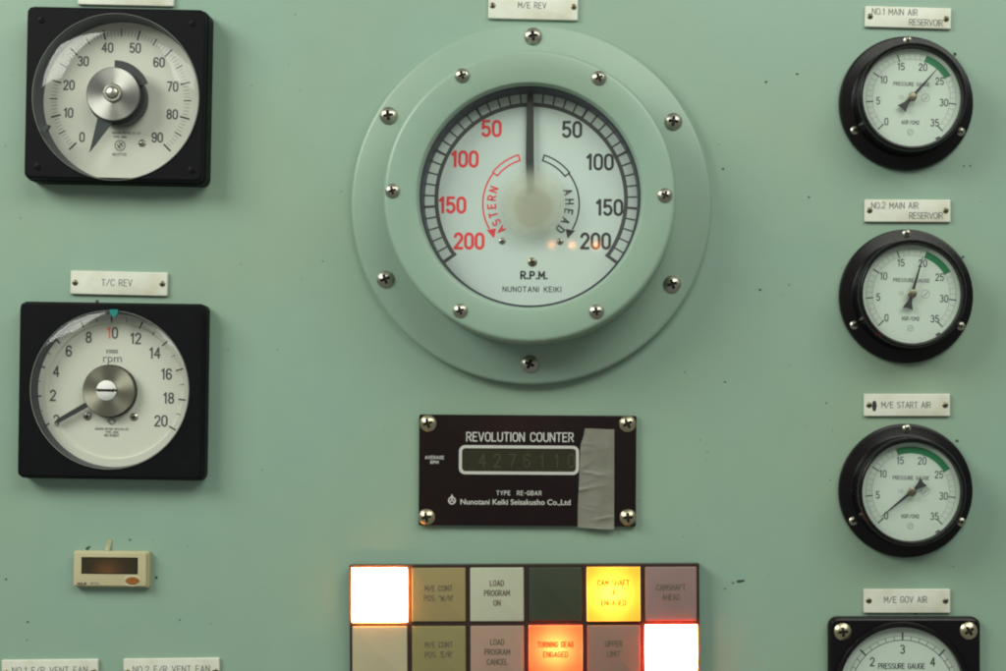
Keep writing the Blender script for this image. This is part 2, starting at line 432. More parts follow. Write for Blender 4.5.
for (x, y, r, st, ang) in ((766, 82, 1.3, 1.5, .3), (797, 74, 1.2, 1.4, .5), (760, 290, 1.2, 1.3, 0), (789, 285, .9, 1, 0), (809, 197, 1, 1.2, 0), (723, 169, 1.1, 1.3, .4),
                           (741, 581, 1.6, 3.0, .15), (733, 583, .8, 1.5, 0), (725, 589, .8, 1.2, 0), (964, 166, 1.0, 1.2, .5), (970, 166, .9, 1, 0), (963, 257, 1.4, 1.6, .6), (957, 441, 1.4, 1.3, -.4),
                           (826, 403, .8, 1, 0), (789, 366, .7, 1, 0), (156, 577.5, 1.6, 1, 0), (88, 548, 1.9, 1.8, .5), (6, 579, 1.1, 1, 0), (28, 622, 1.2, 1, 0), (130, 540, 1.0, 1, 0),
                           (97, 301, 1.6, 1, 1.2), (685, 372, .8, 1, 0), (725, 382, .9, 1.2, 0), (916, 612.8, 1.6, 1.5, .4), (955, 54, 1.7, 1.2, .8), (830, 480, .7, 1, 0), (27, 640, .8, 1, 0), (228, 350, .6, 1, 0),
                           (300, 90, .6, 1, 0), (262, 470, .7, 1, 0), (700, 440, .6, 1, 0), (180, 620, .7, 1.4, .3), (385, 430, .5, 1, 0)):
    chip(x, y, r, st, ang)
for _ in range(70):
    chip(rnd.uniform(-20, 1030), rnd.uniform(-20, 690), rnd.uniform(.22, .5), rnd.uniform(1, 2.5), rnd.uniform(0, 3))
c = link('paint_chips', bm, M['chip'], panel)

# ------------------------------------------------------------------ engraved label plates
PG = 'engraved label plates on the panel'
def plate(label, px, py, w_, h_, rot, lines, H=5.2, wd=0.85, scr=M['tarnish'], sx=None, name='label_plate', sy=0, tz=None):
    t = thing(name, label, 'label plate', px, py, 3, rot, PG)
    link('plate', rbox(new(), w_, h_, 0.15, 3.6, 1.2, 0.9), M['plate'], t, 40)
    sx = sx or w_ / 2 - 5
    for s in (-1, 1): screw(t, s * sx, sy + rnd.uniform(-.5, .5), 2.9, 3.6, scr, .45, rnd.uniform(0, 90))
    bm = new()
    for (s, x, y, al, hh, gp) in lines: stext(bm, s, x, y, hh, wd, 3.66, al, 0.98, gp, jit=.03, rnd=rnd)
    if lines: link('lettering', bm, M['ink'] if tz is None else tz, t)
    else: bm.free()
    return t
plate('ivory label plate engraved NO.1 MAIN AIR RESERVOIR', 908, 17.5, 86, 21, 1.6, [('NO.1 MAIN AIR', -36, 5, 'l', 5.9, .21), ('RESERVOIR', 34.5, -4.6, 'r', 5.9, .17)], tz=M['inkg'], sy=-.5)
plate('ivory label plate engraved NO.2 MAIN AIR RESERVOIR', 907.5, 210.8, 86, 22.5, .2, [('NO.2 MAIN AIR', -36, 5.2, 'l', 5.9, .21), ('RESERVOIR', 35, -4.8, 'r', 5.9, .17)], tz=M['inkg'], sy=.5)
t = plate('ivory label plate engraved M/E START AIR with a black smudge', 907, 405, 86, 22.5, 0, [('M/E START AIR', -1, 0, 'c', 5.7, .2)], tz=M['inkg'])
bm = new(); poly(bm, [(-34.5, 3), (-33, 4.6), (-31, 3.4), (-30.2, -1), (-31.5, -6), (-34, -6.2), (-35, -2)], 3.72)
link('ink_smudge', bm, M['marker'], t)
plate('ivory label plate engraved M/E GOV AIR', 907, 601, 86.5, 24, 0, [('M/E GOV AIR', -1.5, 1.5, 'c', 5.8, .22)], tz=M['inkg'], sy=.2)
plate('ivory label plate engraved M/E REV', 533.2, 6.5, 89.5, 26, 1.3, [('M/E REV', -1, 1, 'c', 5.6, .24)], tz=M['inkg'], sx=40.5, sy=0)
plate('ivory label plate engraved T/C REV', 119, 283.3, 97, 23.6, 1.3, [('T/C REV', -2, .5, 'c', 6.3, .22)], tz=M['inkg'], sx=43.5)
plate('ivory label plate cut off by the top edge above the meter scaled to 90', 126, -6.5, 96, 24, 1.2, [], tz=M['inkg'], sx=43)
plate('ivory label plate engraved NO.1 E/R VENT FAN', 50, 672, 96.5, 25, -.6, [('NO.1 E/R VENT FAN', 0, 1.8, 'c', 6.4, .25)], tz=M['inkg'], sx=44)
plate('ivory label plate engraved NO.2 E/R VENT FAN', 171.5, 671, 96, 25.5, -.6, [('NO.2 E/R VENT FAN', 0, 1.8, 'c', 6.4, .25)], tz=M['inkg'], sx=44)

# ------------------------------------------------------------------ square meters with round windows
SQ = 'square black panel meters on the left'
def square_case(t, w_, h_, z1, cx, cy, R, floor, m=M['black'], r=7, lip=2.0, n=192, step=0):
    """square case with a round well; well centre (cx, cy) local"""
    bm = new()
    def outline(ins, z):
        pts = []
        W2, H2, rr = w_ / 2 - ins, h_ / 2 - ins, max(.5, r - ins)
        for i in range(n):
            a = 2 * pi * i / n; dx, dy = cos(a), sin(a)
            # ray from the well centre to the rounded rectangle
            lo, hi = 0, 400
            for _ in range(30):
                mid = (lo + hi) / 2; x, y = cx + dx * mid, cy + dy * mid
                qx, qy = max(abs(x) - (W2 - rr), 0), max(abs(y) - (H2 - rr), 0)
                inside = hypot(qx, qy) <= rr and abs(x) <= W2 and abs(y) <= H2
                if inside: lo = mid
                else: hi = mid
            pts.append(v(bm, cx + dx * lo, cy + dy * lo, z))
        return pts
    def circ(rad, z): return [v(bm, cx + rad * cos(2 * pi * i / n), cy + rad * sin(2 * pi * i / n), z) for i in range(n)]
    L = [outline(0, 0.2), outline(0, z1 * .62), outline(1.2, z1 * .66), outline(1.2, z1 - 2.5), outline(1.9, z1 - .8), outline(3.4, z1), circ(R + lip, z1), circ(R, z1 - 1.2)]
    for a, b in zip(L, L[1:]): bridge(bm, a, b)
    L2 = circ(R - 1.5, floor - 1)
    bridge(bm, L[-1], L2, 1); cap(bm, L2, 1)
    return link('case', bm, [m, M['inside']], t, 22)

def dome(t, cx, cy, R, z0, bulge, name='glass_cover', p=6.0):
    prof = [(R + .6, z0 - 1.0), (R, z0 + .6)]
    for i in range(1, 61):
        q = 1 - i / 60; prof.append((R * (0.0 if i == 60 else q), z0 + .6 + bulge * (1 - q ** p)))
    link('glass_rim', lathe(new(), [(R + .9, z0 - .4), (R + .85, z0 + .6), (R + .4, z0 + 1.0), (R, z0 + .5), (R - .1, z0 - .6)], 160, cx, cy, capend=False), M['rim'], t, 60)
    return link(name, lathe(new(), prof, 256, cx, cy), M['dome'], t, 60)

# --- meter scaled 0 to 90
hz = 30
t = thing('panel_meter', 'square black meter scaled 0 to 90 with a wide dark teal pointer', 'meter', 114.3, 93.8, hz, 1.15, SQ)
wc = local(t, 115.7, 97, hz)
square_case(t, 177.5, 171.5, hz, wc[0], wc[1], 80.8, 4)
dc = local(t, 120.6, 99.7, 5)
bm = lathe(new(), [(80.5, 3.6), (80.5, 5)], 96, wc[0], wc[1]); dl = link('dial', bm, M['dial'], t)
bm = new()
for i in range(91):
    a = 225 - 3 * i + .3
    if i % 10 == 0: tick(bm, a, 61.5, 71.5, 1.7, 5.1, *dc)
    elif i % 5 == 0: tick(bm, a, 63, 70.5, 1.2, 5.1, *dc)
    else: tick(bm, a, 63.5, 69, .5, 5.1, *dc, mi=1)
link('scale_marks', bm, [M['ink'], M['inkg']], dl)
bm = new()
for i in range(10):
    a = radians(225 - 30 * i + .3); rr = 53.5 if i < 9 else 52.5
    stext(bm, str(i * 10), dc[0] + rr * cos(a), dc[1] + rr * sin(a), 8.8, 1.6, 5.12, 'c', .92, .22)
x, y = local(t, 126.5, 133, 5); stext(bm, 'DENSHI METER CO.LTD', x, y, 1.9, .42, 5.12, 'c', 1, .32, mi=1)
x, y = local(t, 120, 137, 5); stext(bm, 'TYPE JM1N', x, y, 1.9, .42, 5.12, 'c', 1, .3, mi=1)
x, y = local(t, 119.5, 154.5, 5); stext(bm, 'NO.177721', x, y, 2.2, .5, 5.12, 'c', 1, .3, mi=1)
x, y = local(t, 120, 145.5, 5); ribbon(bm, arc(x, y, 5, 5, 0, 360, 24), .8, 5.12, 0)
ribbon(bm, [(x - 3, y + 1), (x + 1, y - 3.2)], .9, 5.18); ribbon(bm, [(x - 1, y + 3.2), (x + 3, y - 1)], .9, 5.18); ribbon(bm, [(x - 2, y - 2.5), (x + 2.2, y + 2.8)], .9, 5.24)
link('lettering', bm, [M['inkd'], M['inkg']], dl)
x, y = local(t, 142, 143, 6); screw(t, x, y, 3.6, 5, M['steel'], .5, 30, 'slot')
# pointer with counterweight sector
hb = local(t, 113.2, 94, 30)
p_ = thing_p = link('pointer', new(), M['pointer_teal'], t)
bm = new()
tip = local(t, 89.4, 152.5, 26); e0 = local(t, 98.3, 110, 26); e1 = local(t, 113.5, 121, 26); e2 = local(t, 110, 95, 26)
prism(bm, [tip, e1, (e2[0] + 6, e2[1]), (e0[0] + 2, e0[1] + 4)], 25, 26.2)
bm.to_mesh(p_.data); bm.free()
bm = new()
cw = local(t, 114.5, 95.5, 24)
A = arc(cw[0], cw[1], 34.8, 34.8, 91, 22, 20); prism(bm, [(cw[0], cw[1])] + A, 22, 24)
link('counterweight', bm, M['pointer'], p_)
bm = new(); c2 = local(t, 116.2, 96.6, 22); lathe(bm, [(28.4, 10), (28.4, 21.5)], 64, *c2); link('hub_dark_disc', bm, M['pointer'], t, 40)  # dark disc set off-centre, stands in for the shadow crescent beside the hub
bm = new(); lathe(bm, [(26.2, 28), (26.2, 30.4), (25.6, 31), (0, 31.2)], 96)
hub = link('hub_disc', bm, M['brushed'], t, 30); hub.location = (hb[0] * U, hb[1] * U, 0)
hc = local(t, 112.2, 92.6, 34)
bm = new(); lathe(bm, [(9.2, 31), (9.2, 33), (8.2, 34.2), (6.2, 34.2), (5.6, 33.2), (5.2, 35.0), (3, 36), (0, 36.2)], 48)
b2 = link('hub_boss', bm, M['steel'], hub, 40); b2.location = ((hc[0] - hb[0]) * U, (hc[1] - hb[1]) * U, 0)
dome(t, wc[0], wc[1], 81.3, hz + .2, 12)
x, y = local(t, 44.5, 128, hz + 6); bm = new()
prism(bm, [(x - 4, y - 1.5), (x + 1, y + 4), (x + 4.5, y + 3), (x + 1, y - 4)], hz + .5, hz + 6); link('set_mark', bm, M['pointer_teal'], t)
for (px, py) in ((41.5, 20), (193, 23.5), (38, 166.5), (192, 170)):
    x, y = local(t, px, py, hz); screw(t, x, y, 4, hz - .4, M['black'], .3, rnd.uniform(0, 90), 'slot')

# --- turbocharger revolution meter
hz = 22
t = thing('panel_meter', 'square black rpm meter scaled 0 to 20 with its thin pointer at zero', 'meter', 110.2, 390.8, hz, .85, SQ)
wc = local(t, 109.7, 390, hz)
square_case(t, 184, 175, hz, wc[0], wc[1], 77.2, 1, r=6)
dc = local(t, 110.8, 391, 4)
bm = lathe(new(), [(76.4, 5.5), (76.4, 6.5), (68.5, 6.5), (67, 3.2)], 128, wc[0], wc[1]); dl = link('dial', bm, M['dial'], t, 30)
bm = new()
for i in range(21):
    a = 209.3 - 11.95 * i - .3
    if i % 2 == 0: tick(bm, a, 68.5, 76, 1.5, 6.62, *dc)
    else: tick(bm, a, 69.5, 74, .9, 6.62, *dc, mi=1)
for i in range(10): tick(bm, 209.3 - 11.95 * 12.2 - i * 1.15, 70, 73.5, .4, 6.62, *dc, mi=1)
link('scale_marks', bm, [M['ink'], M['inkg']], dl)
bm = new()
for i in range(11):
    a = radians(209 - 23.9 * i); rr = 58 if i not in (0,) else 62
    s = str(i * 2); x, y = dc[0] + rr * cos(a), dc[1] + rr * sin(a)
    if i == 5:
        stext(bm, '1', x - 3.4, y, 10.2, 1.7, 3.42, 'c', .9, .2, mi=2); stext(bm, '0', x + 2.6, y, 10.2, 1.6, 3.42, 'c', .9, .2)  # first figure coloured orange, as if a lamp were reflected over it
    else: stext(bm, s, x, y, 10, 1.6, 3.42, 'c', .95, .22)
x, y = local(t, 112, 351.5, 3); stext(bm, 'X1000', x, y, 3.2, .7, 3.42, 'c', 1, .3, mi=1)
x, y = local(t, 112, 417.5, 3)
for k, (s, dy) in enumerate((('DENSHI METER MFG.CO.LTD', -11.5), ('TYPE JM1N', -14.6), ('NO.103821', -17.8))): stext(bm, s, x + 0, y + dy, 1.9 if k < 2 else 2.3, .42, 3.42, 'c', 1, .3, mi=1 if k < 2 else 0)
ribbon(bm, [(x - 5, y - 3.5), (x - 1, y - 1), (x + 4, y - 3.5), (x + 1, y - 7), (x - 5, y - 3.5)], .7, 3.42, 1)
ribbon(bm, arc(x, y - 4, 3, 3, 0, 360, 16), .8, 3.5, 1)
link('lettering', bm, [M['inkd'], M['inkg'], M['figure_reflection']], dl)
ftext('unit_lettering', 'rpm', 11.5, *local(t, 112.5, 358.6, 3), 3.44, M['inkg'], dl, sx=1.05)
for (px, py) in ((87.5, 416.5), (134, 417)):
    x, y = local(t, px, py, 3.5); screw(t, x, y, 3.9, 3.2, M['steel'], .5, rnd.uniform(0, 90))
hb = local(t, 108.6, 390.8, 12)
bm = new(); tip = local(t, 54, 423, 11); q0 = local(t, 106, 393.5, 12)
dx, dy = q0[0] - tip[0], q0[1] - tip[1]; l = hypot(dx, dy); nx, ny = -dy / l, dx / l
prism(bm, [(tip[0] + nx * .4, tip[1] + ny * .4), (tip[0] + dx * .08 + nx * 2.1, tip[1] + dy * .08 + ny * 2.1), (q0[0] + nx * 3, q0[1] + ny * 3), (q0[0] - nx * 3, q0[1] - ny * 3),
           (tip[0] + dx * .08 - nx * 2.1, tip[1] + dy * .08 - ny * 2.1), (tip[0] - nx * .4, tip[1] - ny * .4)], 9, 10.5)
link('pointer', bm, M['pointer'], t)
bm = new(); lathe(bm, [(26.5, 3.3), (26.5, 8.0)], 64, *local(t, 109.6, 391.2, 8)); link('hub_dark_disc', bm, M['pointer'], t, 40)
bm = new(); lathe(bm, [(25.8, 10.5), (25.8, 12), (25.2, 12.6), (0, 12.8)], 96)
hub = link('hub_disc', bm, M['bronze'], t, 30); hub.location = (hb[0] * U, hb[1] * U, 0)
hc = local(t, 104.6, 390.3, 20)
zs = screw(hub, hc[0] - hb[0], hc[1] - hb[1], 10, 13.5, M['white'], .42, 0, 'slot', 'zero_screw')
dome(t, wc[0], wc[1], 77.7, hz + .2, 5)
x, y = local(t, 113.6, 313.5, hz + 3); bm = new(); prism(bm, [(x - 4, y + 4), (x + 4, y + 4), (x + 4, y), (x, y - 4), (x - 4, y)], hz + .3, hz + 3); link('set_mark', bm, M['teal'], t)
for (px, py) in ((35, 313), (189, 316), (32, 462), (187, 462)):
    x, y = local(t, px, py, hz); screw(t, x, y, 3.4, hz - .7, M['black'], .25, rnd.uniform(0, 90), 'slot')

# ------------------------------------------------------------------ large round revolution indicator
t = thing('revolution_indicator', 'large round green flanged dial marked R.P.M. with red ASTERN and black AHEAD scales', 'gauge', 531.2, 204, 13, .4)
bm = lathe(new(), [(179, .1), (179, 10.5), (177.8, 12.4), (175.5, 13.2), (120, 13.2)], 192, capend=False); link('flange', bm, M['ring'], t, 40)
rz = 68
rc = local(t, 529.7, 195.6, rz)
R1 = 146.7 * (1 - rz / D)
bm = lathe(new(), [(R1 + .6, 13.0), (R1 + .3, 40), (R1, rz - 4), (R1 - .8, rz - 1.6), (R1 - 2.4, rz - .4), (R1 - 4.5, rz), (110.5, rz), (108.8, rz - .6), (107.8, rz - 2.5), (107, rz - 4), (106, rz - 11)], 192, *rc, capend=False)
link('bezel_ring', bm, M['ring'], t, 38)
gk = 1 - (rz - 11) / D
bm = lathe(new(), [(106.6, rz - 9), (106.2, rz - 8.2), (104.4, rz - 8.4), (103.6, 40), (103.6, 33)], 128, *rc, capend=False); link('gasket', bm, M['bronze'] if False else M['inside'], t, 40)
bm = lathe(new(), [(105.6, rz - 9.6), (0, rz - 9.4)], 96, *rc); link('glass_cover', bm, M['glass'], t)
dh = 38
dc = local(t, 531.2, 199.5, dh); kd = 1 - dh / D
bm = lathe(new(), [(104.5, dh - 2), (104.5, dh)], 128, *dc); dl = link('dial', bm, M['rpm_dial'], t)
bm = new()
arcband(bm, 92.8 * kd, 96.8 * kd, 216.5, -36.5, dh + .1, 120, *dc)
arcband(bm, 108.2 * kd, 110 * kd, 216.5, -36.5, dh + .1, 120, *dc)
for i in range(-20, 21):
    big = i % 5 == 0
    wd = 3.2 if abs(i) == 20 else (2.4 if big else 1.5)
    tick(bm, 90 - i * 6.3, 96 * kd if not abs(i) == 20 else 92.5 * kd, 109 * kd, wd, dh + .2, *dc)
link('scale_marks', bm, M['inkd'], dl)
bm = new()
def rt(s, px, py, H, wd, mi, wx=.9, gap=.2, rot=0, al='c'):
    x, y = local(t, px, py, dh); stext(bm, s, x, y, H * kd, wd * kd, dh + .14, al, wx, gap, mi=mi, rot=rot)
for (s, px, py) in (('50', 491.5, 128.5), ('100', 464.8, 159), ('150', 452.5, 205), ('200', 469, 241)): rt(s, px, py, 14.5, 2.9, 1, .98, .24)
for (s, px, py) in (('50', 572, 129.5), ('100', 600, 162), ('150', 609.5, 207.5), ('200', 595.5, 241)): rt(s, px, py, 14.5, 2.7, 0, .98, .24)
rt('R.P.M.', 534, 275.3, 7, 1.8, 0, 1.12, .3); rt('NUNOTANI KEIKI', 532, 289.3, 5, .8, 0, 1.15, .36)
# curved words and arrows
for (word, a0, a1, mi, flip) in (('ASTERN', 224, 158, 1, False), ('AHEAD', 20, -43, 0, True)):
    n = len(word); R = 40.5
    for i, ch in enumerate(word):
        a = a0 + (a1 - a0) * (i + .3) / (n - .4) if not flip else a0 + (a1 - a0) * (i + .3) / (n - .4)
        x, y = local(t, 533 if not flip else 528, 203, dh)
        stext(bm, ch, x + R * cos(radians(a)), y + R * sin(radians(a)), 7.4, 1.55, dh + .14, 'c', 1, .2, mi=mi, rot=a - 90)
    cx, cy = local(t, 533 if not flip else 529, 204, dh); RR = 49
    ang = (lambda q: 180 - q) if not flip else (lambda q: q)
    ribbon(bm, [(cx + RR * cos(radians(ang(q))), cy + RR * sin(radians(ang(q)))) for q in [38 - 2.5 * k for k in range(28)]], 1.5, dh + .14, mi)
    # open block at the start of the arrow
    o1 = [(cx + (RR + 1) * cos(radians(ang(q))), cy + (RR + 1) * sin(radians(ang(q)))) for q in range(38, 74, 5)]
    i1 = [(cx + (RR - 4.6) * cos(radians(ang(q))), cy + (RR - 4.6) * sin(radians(ang(q)))) for q in range(73, 37, -5)]
    ribbon(bm, o1 + i1 + [o1[0]], 1.4, dh + .2, mi)
    q = ang(-33); tx, ty = cx + RR * cos(radians(q)), cy + RR * sin(radians(q))
    s = 1 if flip else -1
    poly(bm, [(tx + s * 4.0, ty + 1.0), (tx - s * 5.2, ty + 2.6), (tx - s * 3.2, ty - 7)], dh + .22, mi)
link('lettering', bm, [M['ink'], M['red']], dl)
ph = 44
bm = new(); p0 = local(t, 530, 94, ph); p1 = local(t, 531.2, 204, ph)
prism(bm, [(p0[0] - 2.6, p0[1]), (p0[0] + 2.6, p0[1]), (p0[0] + 3.6, p0[1] - 14), (p0[0] + 4.2, p0[1] - 62), (p1[0] + 3.6, p1[1] - 6), (p1[0] - 3.6, p1[1] - 6), (p0[0] - 3.6, p0[1] - 62), (p0[0] - 3.2, p0[1] - 14)], ph - 1, ph)
link('pointer', bm, M['pointer'], t)
bm = lathe(new(), [(19, dh + .2), (18, dh + 3), (12, ph + .1), (6, ph + .6), (0, ph + 1)], 64, *local(t, 532.5, 206, ph)); hb_ = link('hub', bm, mat('hub_grey_tan', lin(150, 152, 124), .6, var=.15, scale=60), t, 40)
# clouded patch of the cover over the hub: frosted disc
fm = bpy.data.materials.new('frosted_cover'); fm.use_nodes = True
nt = fm.node_tree; N = nt.nodes; L = nt.links; N.remove(N['Principled BSDF'])
rf = N.new('ShaderNodeBsdfRefraction'); rf.inputs['Roughness'].default_value = .75; rf.inputs['IOR'].default_value = 1.35; rf.inputs[0].default_value = (.95, .96, .93, 1)
df = N.new('ShaderNodeBsdfTranslucent'); df.inputs[0].default_value = (.75, .76, .64, 1); dd = N.new('ShaderNodeBsdfDiffuse'); dd.inputs[0].default_value = lin(186, 192, 172)
tp = N.new('ShaderNodeBsdfTransparent')
m1 = N.new('ShaderNodeMixShader'); m1.inputs[0].default_value = .62; L.new(rf.outputs[0], m1.inputs[1]); L.new(dd.outputs[0], m1.inputs[2])
tc = N.new('ShaderNodeTexCoord'); ln = N.new('ShaderNodeVectorMath'); ln.operation = 'LENGTH'; L.new(tc.outputs['Object'], ln.inputs[0])
nz = N.new('ShaderNodeTexNoise'); nz.inputs['Scale'].default_value = 70; L.new(tc.outputs['Object'], nz.inputs['Vector'])
ad = N.new('ShaderNodeMath'); ad.operation = 'MULTIPLY_ADD'; L.new(nz.outputs['Fac'], ad.inputs[0]); ad.inputs[1].default_value = 5 * U; L.new(ln.outputs['Value'], ad.inputs[2])
mr = N.new('ShaderNodeMapRange'); mr.interpolation_type = 'SMOOTHSTEP'; mr.inputs['From Min'].default_value = 20 * U; mr.inputs['From Max'].default_value = 43 * U; mr.inputs['To Min'].default_value = .95; mr.inputs['To Max'].default_value = 0
L.new(ad.outputs[0], mr.inputs['Value'])
m2 = N.new('ShaderNodeMixShader'); L.new(mr.outputs['Result'], m2.inputs[0]); L.new(tp.outputs[0], m2.inputs[1]); L.new(m1.outputs[0], m2.inputs[2])
L.new(m2.outputs[0], N['Material Output'].inputs['Surface'])
x, y = local(t, 532.5, 203, 52); bm = lathe(new(), [(50, 0), (0, 0.3)], 64); fo = link('clouded_cover', bm, fm, t); fo.location = (x * U, y * U, 52 * U)
for (px, py) in ((502, 241), (560, 241.5)):
    x, y = local(t, px, py, dh + 1); screw(t, x, y, 3.2, dh + .05, M['steel'], .5, rnd.uniform(0, 90), name='dial_screw')
x, y = local(t, 532.3, 262, dh + 1); screw(t, x, y, 4.4, dh + .05, M['tarnish'], .4, 20, name='dial_screw')
for (px, py) in ((533, 35.5), (388, 115), (673.5, 121), (385, 279), (672.3, 284), (529.5, 364)):
    x, y = local(t, px, py, 17); screw(t, x, y, 8.6, 13.1, M['steel'], .55, rnd.uniform(-25, 25), name='flange_screw')
for (px, py) in ((462, 75), (599, 77.5), (392, 190.5), (665, 195), (460, 310.5), (596.5, 311.5)):
    x, y = local(t, px, py, rz + 3); screw(t, x, y, 6.9, rz - .1, M['steel'], .55, rnd.uniform(-30, 30), name='bezel_screw')

# ------------------------------------------------------------------ round pressure gauges
GG = 'round black pressure gauges down the right side'
def pressure_gauge(label, px, py, band, value, pv, scr, boss, glint=False):
    t = thing('pressure_gauge', label, 'pressure gauge', px, py, 6, 0, GG)
    gz, zd = 40, 30
    tilt = rnd.uniform(-1.6, 1.6); ik = rnd.choice((M['ink'], M['inkd'])); faint = rnd.choice((M['inkp'], M['inkg']))
    bm = lathe(new(), [(66.8, .1), (66.8, 4.5), (66, 6.2), (64, 7), (56, 7.2), (54.4, 8), (53.2, 30), (52.8, gz - 3), (52.0, gz - .8), (50.8, gz), (49.4, gz - .3), (48.6, gz - 2), (48.2, zd - .5)], 128, capend=False)
    link('case', bm, M['enamel'], t, 38)
    bm = lathe(new(), [(48.3, zd - .6), (48.3, zd)], 96); dl = link('dial', bm, M['dialg'], t)
    st = 270 / 35
    bm = new()
    for i in range(36):
        a = 225 - st * i
        if i % 5 == 0: tick(bm, a, 37.2, 44.8, 1.15, zd + .14)
        else: tick(bm, a, 38.4, 43.8, .38, zd + .1, mi=1)
    arcband(bm, 43.8, 44.2, 225, -45, zd + .18, 80, mi=1); arcband(bm, 38, 38.35, 225, -45, zd + .2, 80, mi=1)
    link('scale_marks', bm, [ik, faint], dl)
    bm = new(); arcband(bm, 37.8, 44.4, 225 - st * band[0], 225 - st * band[1], zd + .26, 30); link('green_band', bm, M['greenband'], dl)
    bm = new()
    for i in range(8):
        a = radians(225 - st * 5 * i); rr = 32.4 if i not in (0, 7) else 33.5
        stext(bm, str(i * 5), rr * cos(a), rr * sin(a), 6.6, .95, zd + .14, 'c', .9, .24)
    stext(bm, 'PRESSURE GAUGE', 0, 13.6, 3.4, .62, zd + .14, 'c', 1, .24, mi=1)
    stext(bm, '1.5', -10, .5, 3, .45, zd + .14, 'c', 1, .24, mi=2); ribbon(bm, arc(14, .5, 4, 4, 0, 360, 18), .5, zd + .14, 2); ribbon(bm, [(11.5, -2), (16.5, 3)], .5, zd + .2, 2); ribbon(bm, [(13.3, -1.4), (15.8, 1)], .5, zd + .24, 2)
    stext(bm, 'KGF/CM2', 0, -24, 3.4, .7, zd + .14, 'c', 1, .2, mi=1)
    ribbon(bm, arc(0, -33.5, 2.8, 2.8, 0, 360, 16), .6, zd + .14, 2); ribbon(bm, [(-1.4, -34.6), (1.2, -32.2)], .6, zd + .2, 2)
    ribbon(bm, [(25.5, -39.4), (28.5, -37.6)], 1.7, zd + .14, 0)
    link('lettering', bm, [ik, M['inkg'], M['inkp']], dl)
    dl.rotation_euler = (0, 0, radians(tilt))
    a = radians(225 - st * value); c, s = cos(a), sin(a)
    L_ = lambda f, w: (f * c - w * s, f * s + w * c)
    bm = new(); zp = zd + 4
    prism(bm, [L_(38, .25), L_(4, 1.5), L_(-4, 1.6), L_(-8, 2.2), L_(-15.5, 5.2), L_(-14.6, 0), L_(-15.5, -5.2), L_(-8, -2.2), L_(-4, -1.6), L_(4, -1.5), L_(38, -.25)], zp, zp + 1)
    link('pointer', bm, M['pointer'], t)
    bm = lathe(new(), [(4.4, zp + 1), (4.4, zp + 2), (3.6, zp + 2.6), (1.6, zp + 2.6), (1.4, zp + 3.2), (0, zp + 3.4)], 32); link('hub_cap', bm, M['tarnish'], t, 40)
    bm = lathe(new(), [(49.2, gz - 1.2), (0, gz - .9)], 64); link('glass_cover', bm, M['glass'], t)
    for (qx, qy) in scr:
        x, y = local(t, qx, qy, 8); screw(t, x, y, 4.3, 6.9, M['steel'], .5, rnd.uniform(0, 90))
    x, y = local(t, boss[0], boss[1], 8); bm = lathe(new(), [(2.6, 6.5), (2.4, 7.8), (0, 8.4)], 24, x, y); link('vent_plug', bm, M['tarnish'], t, 50)
    return t
pressure_gauge('round pressure gauge below the NO.1 MAIN AIR RESERVOIR plate, needle between 20 and 25', 906.5, 103, (20, 25), 22.9, None, ((908, 40), (855, 130), (961, 131.5)), (856, 98.5))
pressure_gauge('round pressure gauge below the NO.2 MAIN AIR RESERVOIR plate, needle at 20', 906.5, 296.2, (20, 25), 19.6, None, ((907, 233.5), (854.5, 325), (961, 326)), (854.5, 293.5))
pressure_gauge('round pressure gauge under M/E START AIR plate, needle at zero, long green band', 906, 490.8, (15, 25), .75, None, ((907, 428.5), (853.5, 521), (961.5, 522)), (853.5, 490.5))

# --- square pressure gauge at the lower edge
hz = 16
t = thing('square_pressure_gauge', 'square black pressure gauge cut off at the bottom under the M/E GOV AIR plate', 'pressure gauge', 906, 694, hz, 0)
wc = local(t, 902.5, 690, hz)
square_case(t, 151, 151, 10, wc[0], wc[1], 64, 3, M['enamel'], r=9, lip=.5)
bm = lathe(new(), [(67.5, 9.8), (67, 15), (65.8, 16.6), (63.8, 17), (62.2, 16), (61.6, 13), (61.2, 8.5)], 128, *wc, capend=False); link('bezel_ring', bm, M['enamel'], t, 35)
bm = lathe(new(), [(61.5, 7), (61.5, 8)], 96, *wc); dl = link('dial', bm, M['dialg'], t)
dc = local(t, 902.5, 692, 8); bm = new()
arcband(bm, 51.2, 51.9, 225, -45, 8.1, 100, *dc)
for i in range(31):
    a = 225 - 9 * i
    if i % 5 == 0: tick(bm, a, 51.5, 59.5, 1.5, 8.16, *dc)
    else: tick(bm, a, 51.5, 56, .7, 8.16, *dc, mi=1)
arcband(bm, 55.8, 56.2, 225, -45, 8.22, 100, *dc, mi=1)
link('scale_marks', bm, [M['ink'], M['inkg']], dl)
bm = new()
for i in range(7):
    a = radians(225 - 45 * i); stext(bm, str(i), dc[0] + 42.5 * cos(a), dc[1] + 42.5 * sin(a), 8, 1.25, 8.12, 'c', .95, .2)
stext(bm, 'PRESSURE GAUGE', dc[0] - 1, dc[1] + 25.8, 5, .8, 8.12, 'c', .9, .2); stext(bm, 'KGF/CM2', dc[0], dc[1] - 24, 4, .8, 8.12)
link('lettering', bm, M['ink'], dl)
bm = new(); prism(bm, [(dc[0] - 34, dc[1] - 14), (dc[0] + 1, dc[1] + 2), (dc[0] + 2, dc[1] - 1)], 10, 11); link('pointer', bm, M['pointer'], t)
bm = lathe(new(), [(62.3, 14.6), (0, 14.8)], 96, *wc); link('glass_cover', bm, M['glass'], t)
for (px, py) in ((843, 632), (969, 631)):
    for s in (0, 1):
        x, y = local(t, px, py + s * 125, 12); screw(t, x, y, 8.6, 9.9, M['nickel'], .5, rnd.uniform(0, 60))

